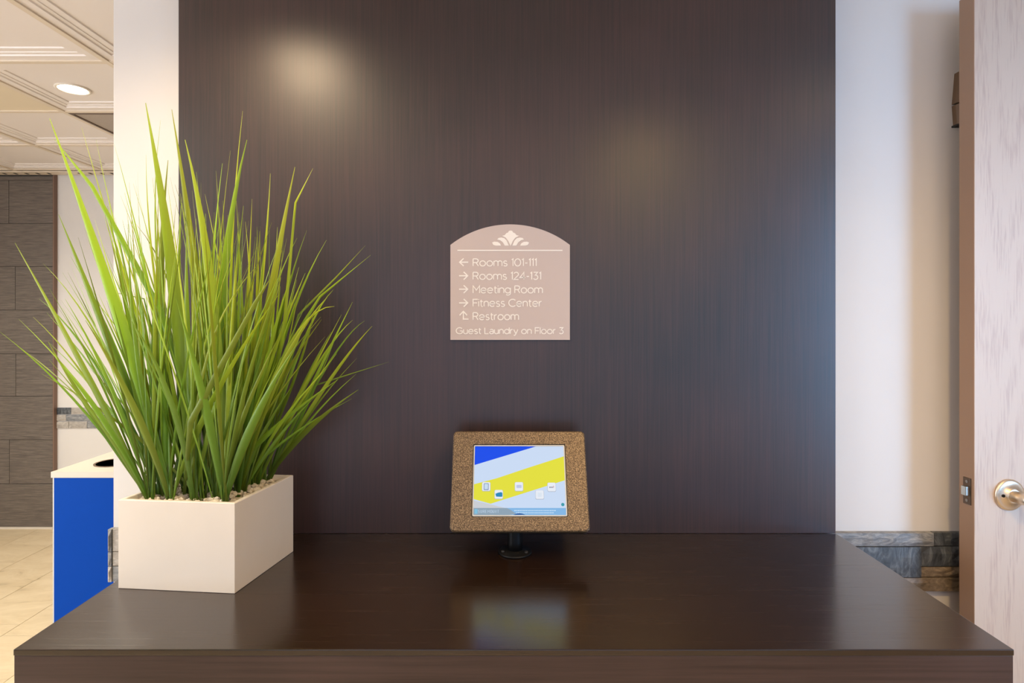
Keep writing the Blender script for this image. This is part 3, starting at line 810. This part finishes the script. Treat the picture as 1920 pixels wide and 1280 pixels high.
# tiny lettering: the words on the last icon and the two lines in the footer bar are too small to read
bm = bmesh.new()
def dash(u, v, w_, h_, lift):
    vs = [bm.verts.new(su(u + a * w_, v + b * h_, lift)) for a, b in ((0, 0), (1, 0), (1, 1), (0, 1))]; bm.faces.new(vs)
for u in (.828, .838, .849, .860): dash(u, .385, .007, .016, .0018)
thicken(bm, -un * .0002); mesh_obj('lettering', bm, screen_mat('dark_letters', (96, 90, 120)), scn)
bm = bmesh.new(); dash(.871, .388, .006, .026, .0018); thicken(bm, -un * .0002)
mesh_obj('lettering', bm, screen_mat('red_letters', (214, 120, 130)), scn)
bm = bmesh.new(); u = .44
while u < .88:
    w_ = random.uniform(.008, .02); dash(u, .058, w_, .012, .0016)
    if .455 < u < .86: dash(u, .026, w_, .012, .0016)
    u += w_ + .004
thicken(bm, -un * .0002); mesh_obj('lettering', bm, screen_mat('footer_letters', (206, 232, 255)), scn)
# maker's word in the footer, thin capitals
CAP = {'S': [arc(.25, .74, .23, .24, 40, 270, 8)[:-1] + arc(.25, .26, .25, .25, 90, -140, 8)], 'U': [[(0, 1)] + arc(.28, .28, .28, .28, 180, 360, 8) + [(.56, 1)]],
       'R': GL['R'][1], 'E': [[(.5, 1), (0, 1), (0, 0), (.5, 0)], [(0, .5), (.45, .5)]], 'M': GL['M'][1], 'O': [arc(.37, .5, .37, .5, 0, 360, 16)],
       'N': [[(0, 0), (0, 1), (.6, 0), (.6, 1)]], 'T': [[(0, 1), (.6, 1)], [(.3, 1), (.3, 0)]]}
bm = bmesh.new(); u = .052
for ch in 'SUREMOUNT':
    for st in CAP[ch]:
        ribbon(bm, [(u + p[0] * .024, .033 + p[1] * .038) for p in st], .0042, lambda x, y: su(x, y, .0016))
    u += .0255 if ch != 'M' else .029
thicken(bm, -un * .0002); mesh_obj('lettering', bm, screen_mat('footer_word', (198, 218, 240)), scn)
# post, hinge and base
KY = 1.61; KXb = xx(965.5, 1.611)
ztop = kp(0, .03, -.034)
bm = bmesh.new(); lathe(bm, [(0.046, 0), (0.046, .004), (0.044, .006), (0.026, .008), (0.0255, .010)], 44, KXb, KY, CT); mesh_obj('base_plate', bm, M['black'], ki, smooth=True)
bm = bmesh.new(); lathe(bm, [(0.0215, .0095), (0.0205, .03), (0.019, .10), (0.019, .135)], 32, KXb, KY, CT); mesh_obj('post', bm, M['black'], ki, smooth=True)
bm = bmesh.new(); box(bm, KXb - .02, KXb + .02, KY - .02, KY + .05, CT + .125, CT + .16, .004); mesh_obj('hinge', bm, M['black'], ki)
for a in (200, 330, 90):
    bm = bmesh.new(); lathe(bm, [(.0045, .0068), (.0045, .0095), (.003, .0105), (0, .0108)], 12, KXb + .035 * math.cos(math.radians(a)), KY + .035 * math.sin(math.radians(a)), CT)
    mesh_obj('screw', bm, M['screw'], ki)

# ================================================================= PLANTER WITH GRASS
pl_h = 0.211
A_ = P(222, 1102.8, 0.64 * F / 504.8); B_ = P(440, 1113, 0.64 * F / 515.0); C_ = P(549.7, 1033.8, 0.64 * F / 435.8)
A2, B2, C2 = [Vector((p.x, p.y)) for p in (A_, B_, C_)]
D2 = A2 + C2 - B2
foot = [A2, B2, C2, D2]; ctr = (A2 + C2) / 2
pg = thing('potted_grass', 'tall artificial grass in a white rectangular planter on the counter', 'potted plant', (ctr.x, ctr.y, CT))
def inset(pts, d):
    r = []; n = len(pts)
    for i in range(n):
        p, a, b = pts[i], pts[i - 1], pts[(i + 1) % n]
        e0 = (p - a).normalized(); e1 = (b - p).normalized()
        r.append(p + (-e0 + e1) * (d / max(.3, abs(e0.x * e1.y - e0.y * e1.x))))
    return r
th_ = .010
inn = inset(foot, th_)
z0, z1, zp = CT + .0002, CT + pl_h, CT + pl_h - .012
bm = bmesh.new()
loops = [(inset(foot, .001), z0), (foot, z0 + .001), (foot, z1 - .0015), (inset(foot, .0015), z1), (inset(foot, th_ - .001), z1), (inn, z1 - .001), (inn, zp - .04)]
vs = [[bm.verts.new((p.x, p.y, z)) for p in pts] for pts, z in loops]
for a, b in zip(vs, vs[1:]):
    for k in range(4): bm.faces.new((a[k], a[(k + 1) % 4], b[(k + 1) % 4], b[k]))
bm.faces.new(vs[0]); bm.faces.new(vs[-1])
mesh_obj('planter_box', bm, M['planter'], pg)
def fp(s, t): return inn[0] + (inn[1] - inn[0]) * s + (inn[3] - inn[0]) * t
bm = bmesh.new()
v = [bm.verts.new((p.x, p.y, zp - .008)) for p in inn]; bm.faces.new(v)
for k in range(420):
    p = fp(random.uniform(.02, .98), random.uniform(.02, .98)); r = random.uniform(.004, .009)
    m4 = Matrix.Translation((p.x, p.y, zp - .006 + random.uniform(0, .008))) @ Matrix.Rotation(random.uniform(0, 6), 4, 'Z') @ Matrix.Diagonal((r * random.uniform(.8, 1.5), r, r * .8, 1))
    bmesh.ops.create_icosphere(bm, subdivisions=1, radius=1, matrix=m4)
for v_ in bm.verts: v_.co += Vector((random.uniform(-.0008, .0008),) * 3)
pb = mesh_obj('pebbles', bm, M['pebble'], pg); pb['kind'] = 'stuff'

def blade(pts, wmax, twist, fold=.25, bw=.55, name='grass_blade'):
    """V-folded leaf along world points"""
    n = len(pts); bm = bmesh.new(); rings = []; al_ = []
    for i, p in enumerate(pts):
        s = i / (n - 1)
        wd = wmax * (bw + (1 - bw) * min(1, s / .35)) * (1 - max(0, (s - .45) / .55) ** 1.2)
        wd = max(wd, wmax * .05)
        t = (pts[min(i + 1, n - 1)] - pts[max(i - 1, 0)]).normalized()
        side = t.cross(Vector((math.sin(twist), -math.cos(twist), 0.05))).normalized()
        nrm = side.cross(t).normalized()
        rings.append((bm.verts.new(p - side * wd / 2), bm.verts.new(p + nrm * wd * fold), bm.verts.new(p + side * wd / 2))); al_ += [s] * 3
    for a, b in zip(rings, rings[1:]):
        bm.faces.new((a[0], b[0], b[1], a[1])); bm.faces.new((a[1], b[1], b[2], a[2]))
    bmesh.ops.translate(bm, verts=bm.verts, vec=-ORG[pg.name])
    me = bpy.data.meshes.new(name); bm.to_mesh(me); bm.free(); me.materials.append(M['grass'])
    at = me.attributes.new('along', 'FLOAT', 'POINT')
    L_ = (pts[-1] - pts[0]).length
    for i, s in enumerate(al_): at.data[i].value = s * min(1, L_ / .8)
    for p_ in me.polygons: p_.use_smooth = True
    o = bpy.data.objects.new(name, me); C.objects.link(o); o.parent = pg; ORG[o.name] = ORG[pg.name]
    return o
def base_from_px(x, y):
    D = (EYE - zp) * F / (y - VY)
    return P(x, y, min(max(D, 1.40), 1.60))
def clampD(D): return min(max(D, 1.12), DB - .03)
def bez(p0, p1, p2, n=11):
    return [p0 * (1 - t) ** 2 + p1 * 2 * t * (1 - t) + p2 * t * t for t in [k / (n - 1) for k in range(n)]]
tufts = [(283, 934), (319, 935), (364, 936), (380, 932), (405, 933), (421, 939), (444, 923), (456, 918), (467, 909), (480, 904), (500, 896), (350, 926), (300, 928), (395, 922), (430, 915)]
BL = [  # base, mid (on the blade), tip, width px, tip depth shift
 ((319, 935), (225, 600), (93, 222), 13, -.05), ((364, 936), (262, 610), (153, 239), 6, .05), ((283, 934), (163, 700), (28, 455), 9, -.05),
 ((319, 935), (205, 640), (110, 402), 10, 0), ((364, 936), (330, 560), (273, 193), 15, .02), ((405, 933), (372, 560), (322, 205), 12, .05),
 ((421, 939), (398, 560), (347, 262), 12, -.03), ((380, 932), (300, 560), (301, 225), 6, .05), ((405, 933), (415, 560), (463, 262), 11, .02),
 ((444, 923), (432, 560), (455, 208), 5, .08), ((421, 939), (395, 640), (417, 306), 8, .06), ((456, 918), (500, 600), (553, 313), 12, .04),
 ((430, 915), (482, 600), (507, 325), 8, .0), ((467, 909), (515, 640), (575, 432), 7, .0), ((467, 909), (530, 640), (612, 450), 7, .03),
 ((456, 918), (490, 640), (557, 446), 6, -.04), ((480, 904), (560, 660), (625, 543), 5, .02), ((500, 896), (590, 710), (661, 566), 6, .0),
 ((480, 904), (585, 700), (661, 600), 5, .05), ((500, 896), (610, 690), (684, 601), 4, .02), ((500, 896), (612, 720), (698, 611), 6, -.05),
 ((444, 923), (535, 660), (627, 574), 6, 0), ((421, 939), (520, 700), (614, 556), 8, -.04), ((467, 909), (555, 700), (589, 574), 6, .03),
 ((283, 934), (180, 760), (35, 598), 5, -.02), ((283, 934), (150, 760), (0, 622), 4, -.06), ((283, 934), (175, 730), (62, 594), 4, .03),
 ((319, 935), (185, 690), (73, 560), 5, .04), ((319, 935), (200, 660), (81, 494), 4, .06), ((319, 935), (225, 670), (132, 480), 5, .04),
 ((364, 936), (260, 600), (180, 262), 5, .08), ((350, 926), (285, 560), (214, 270), 5, .1), ((364, 936), (295, 560), (274, 290), 5, .1),
 ((350, 926), (250, 640), (177, 410), 5, .07), ((380, 932), (290, 640), (202, 385), 6, .05), ((364, 936), (270, 640), (195, 406), 5, .09),
 ((395, 922), (340, 600), (255, 420), 5, .06), ((395, 922), (390, 600), (368, 322), 5, .09), ((430, 915), (420, 600), (405, 320), 5, .1),
 ((405, 933), (400, 640), (432, 282), 4, .1), ((456, 918), (470, 640), (460, 415), 6, .03), ((444, 923), (460, 700), (482, 445), 6, .05),
 ((364, 936), (385, 680), (480, 500), 6, -.08), ((319, 935), (262, 700), (240, 420), 8, -.06), ((283, 934), (215, 740), (122, 560), 7, -.1),
 ((319, 935), (255, 770), (160, 600), 9, -.12), ((364, 936), (320, 750), (245, 600), 9, -.12), ((421, 939), (385, 760), (330, 560), 10, -.12),
 ((421, 939), (470, 800), (560, 640), 9, -.12), ((283, 934), (170, 770), (90, 640), 8, -.05), ((380, 932), (355, 700), (350, 430), 12, -.05),
 ((405, 933), (430, 700), (440, 480), 11, -.06), ((300, 928), (290, 640), (312, 400), 10, .02), ((319, 935), (300, 620), (315, 300), 11, .04),
 ((350, 926), (335, 640), (340, 380), 9, .04), ((395, 922), (380, 640), (385, 400), 9, .05),
 ((467, 909), (560, 740), (640, 590), 6, .02), ((500, 896), (570, 770), (632, 625), 5, .05),
]
count = 0
for b_, m_, t_, wpx, dd in BL:
    p0 = base_from_px(*b_); Dt = clampD(p0.y + dd)
    pm = P(*m_, (p0.y + Dt) / 2); p2 = P(*t_, Dt)
    p1 = (pm - p0 * .25 - p2 * .25) * 2
    blade(bez(p0 - Vector((0, 0, .008)), p1, p2, 12), wpx / F * p0.y * (1.7 if wpx >= 9 else 1.15), random.uniform(-.35, .35)); count += 1
# bent leaves
def bent(pxs, ds, wpx):
    global count
    base = base_from_px(*pxs[0]); pts = [base] + [P(*p, clampD(base.y + d)) for p, d in zip(pxs[1:], ds)]
    full = []
    for a, b in zip(pts, pts[1:]):
        for k in range(5): full.append(a.lerp(b, k / 5))
    full.append(pts[-1]); blade(full, wpx / F * base.y, 0.1); count += 1
bent([(405, 933), (300, 580), (173, 350), (101, 260)], [0, .02, .03], 11)
bent([(456, 918), (530, 640), (554, 380), (587, 315)], [.03, .06, .09], 6)
bent([(480, 904), (560, 620), (600, 556), (695, 478)], [0, 0, -.03], 6)
bent([(467, 909), (560, 590), (630, 520), (685, 460)], [.03, .05, .06], 4)
bent([(500, 896), (592, 722), (660, 700), (730, 678)], [.03, .05, .06], 3)
bent([(345, 930), (357, 792), (480, 566), (508, 520)], [-.1, -.12, -.13], 11)
bent([(350, 926), (290, 640), (270, 560), (200, 545)], [.03, .04, .06], 4)
# the rest of the tuft
env = [(0, 660), (30, 600), (60, 540), (100, 430), (140, 420), (180, 390), (220, 350), (270, 290), (330, 300), (400, 340), (460, 340), (520, 400), (560, 470), (600, 545), (640, 610), (690, 650)]
def envy(x):
    for (a, ya), (b, yb) in zip(env, env[1:]):
        if a <= x <= b: return ya + (yb - ya) * (x - a) / (b - a)
    return 660
while count < 285:
    bx_, by_ = random.choice(tufts); bx_ += random.uniform(-7, 7); by_ += random.uniform(-5, 3)
    p0 = base_from_px(bx_, by_)
    tx = 375 + (bx_ - 385) * 1.7 + random.gauss(0, 95)
    if tx < 25 or tx > 675: continue
    ty = envy(tx) + 15 + abs(random.gauss(0, 150))
    if ty > 760: continue
    spread = (tx - bx_) / 400
    Dt = clampD(p0.y + random.uniform(-.16, .14) * (1 if random.random() < .7 else .4))
    p2 = P(tx, ty, Dt)
    L_ = (p2 - p0).length
    p1 = p0.lerp(p2, .5) + Vector((-(p2.x - p0.x) * .14, 0, L_ * random.uniform(.01, .05)))
    wpx = random.choice([3, 4, 4, 5, 6, 7, 8, 9]) if ty > 480 else random.choice([2.5, 3, 4, 5, 6])
    blade(bez(p0 - Vector((0, 0, .008)), p1, p2, 9), wpx / F * p0.y * 1.15, random.uniform(-.7, .7)); count += 1
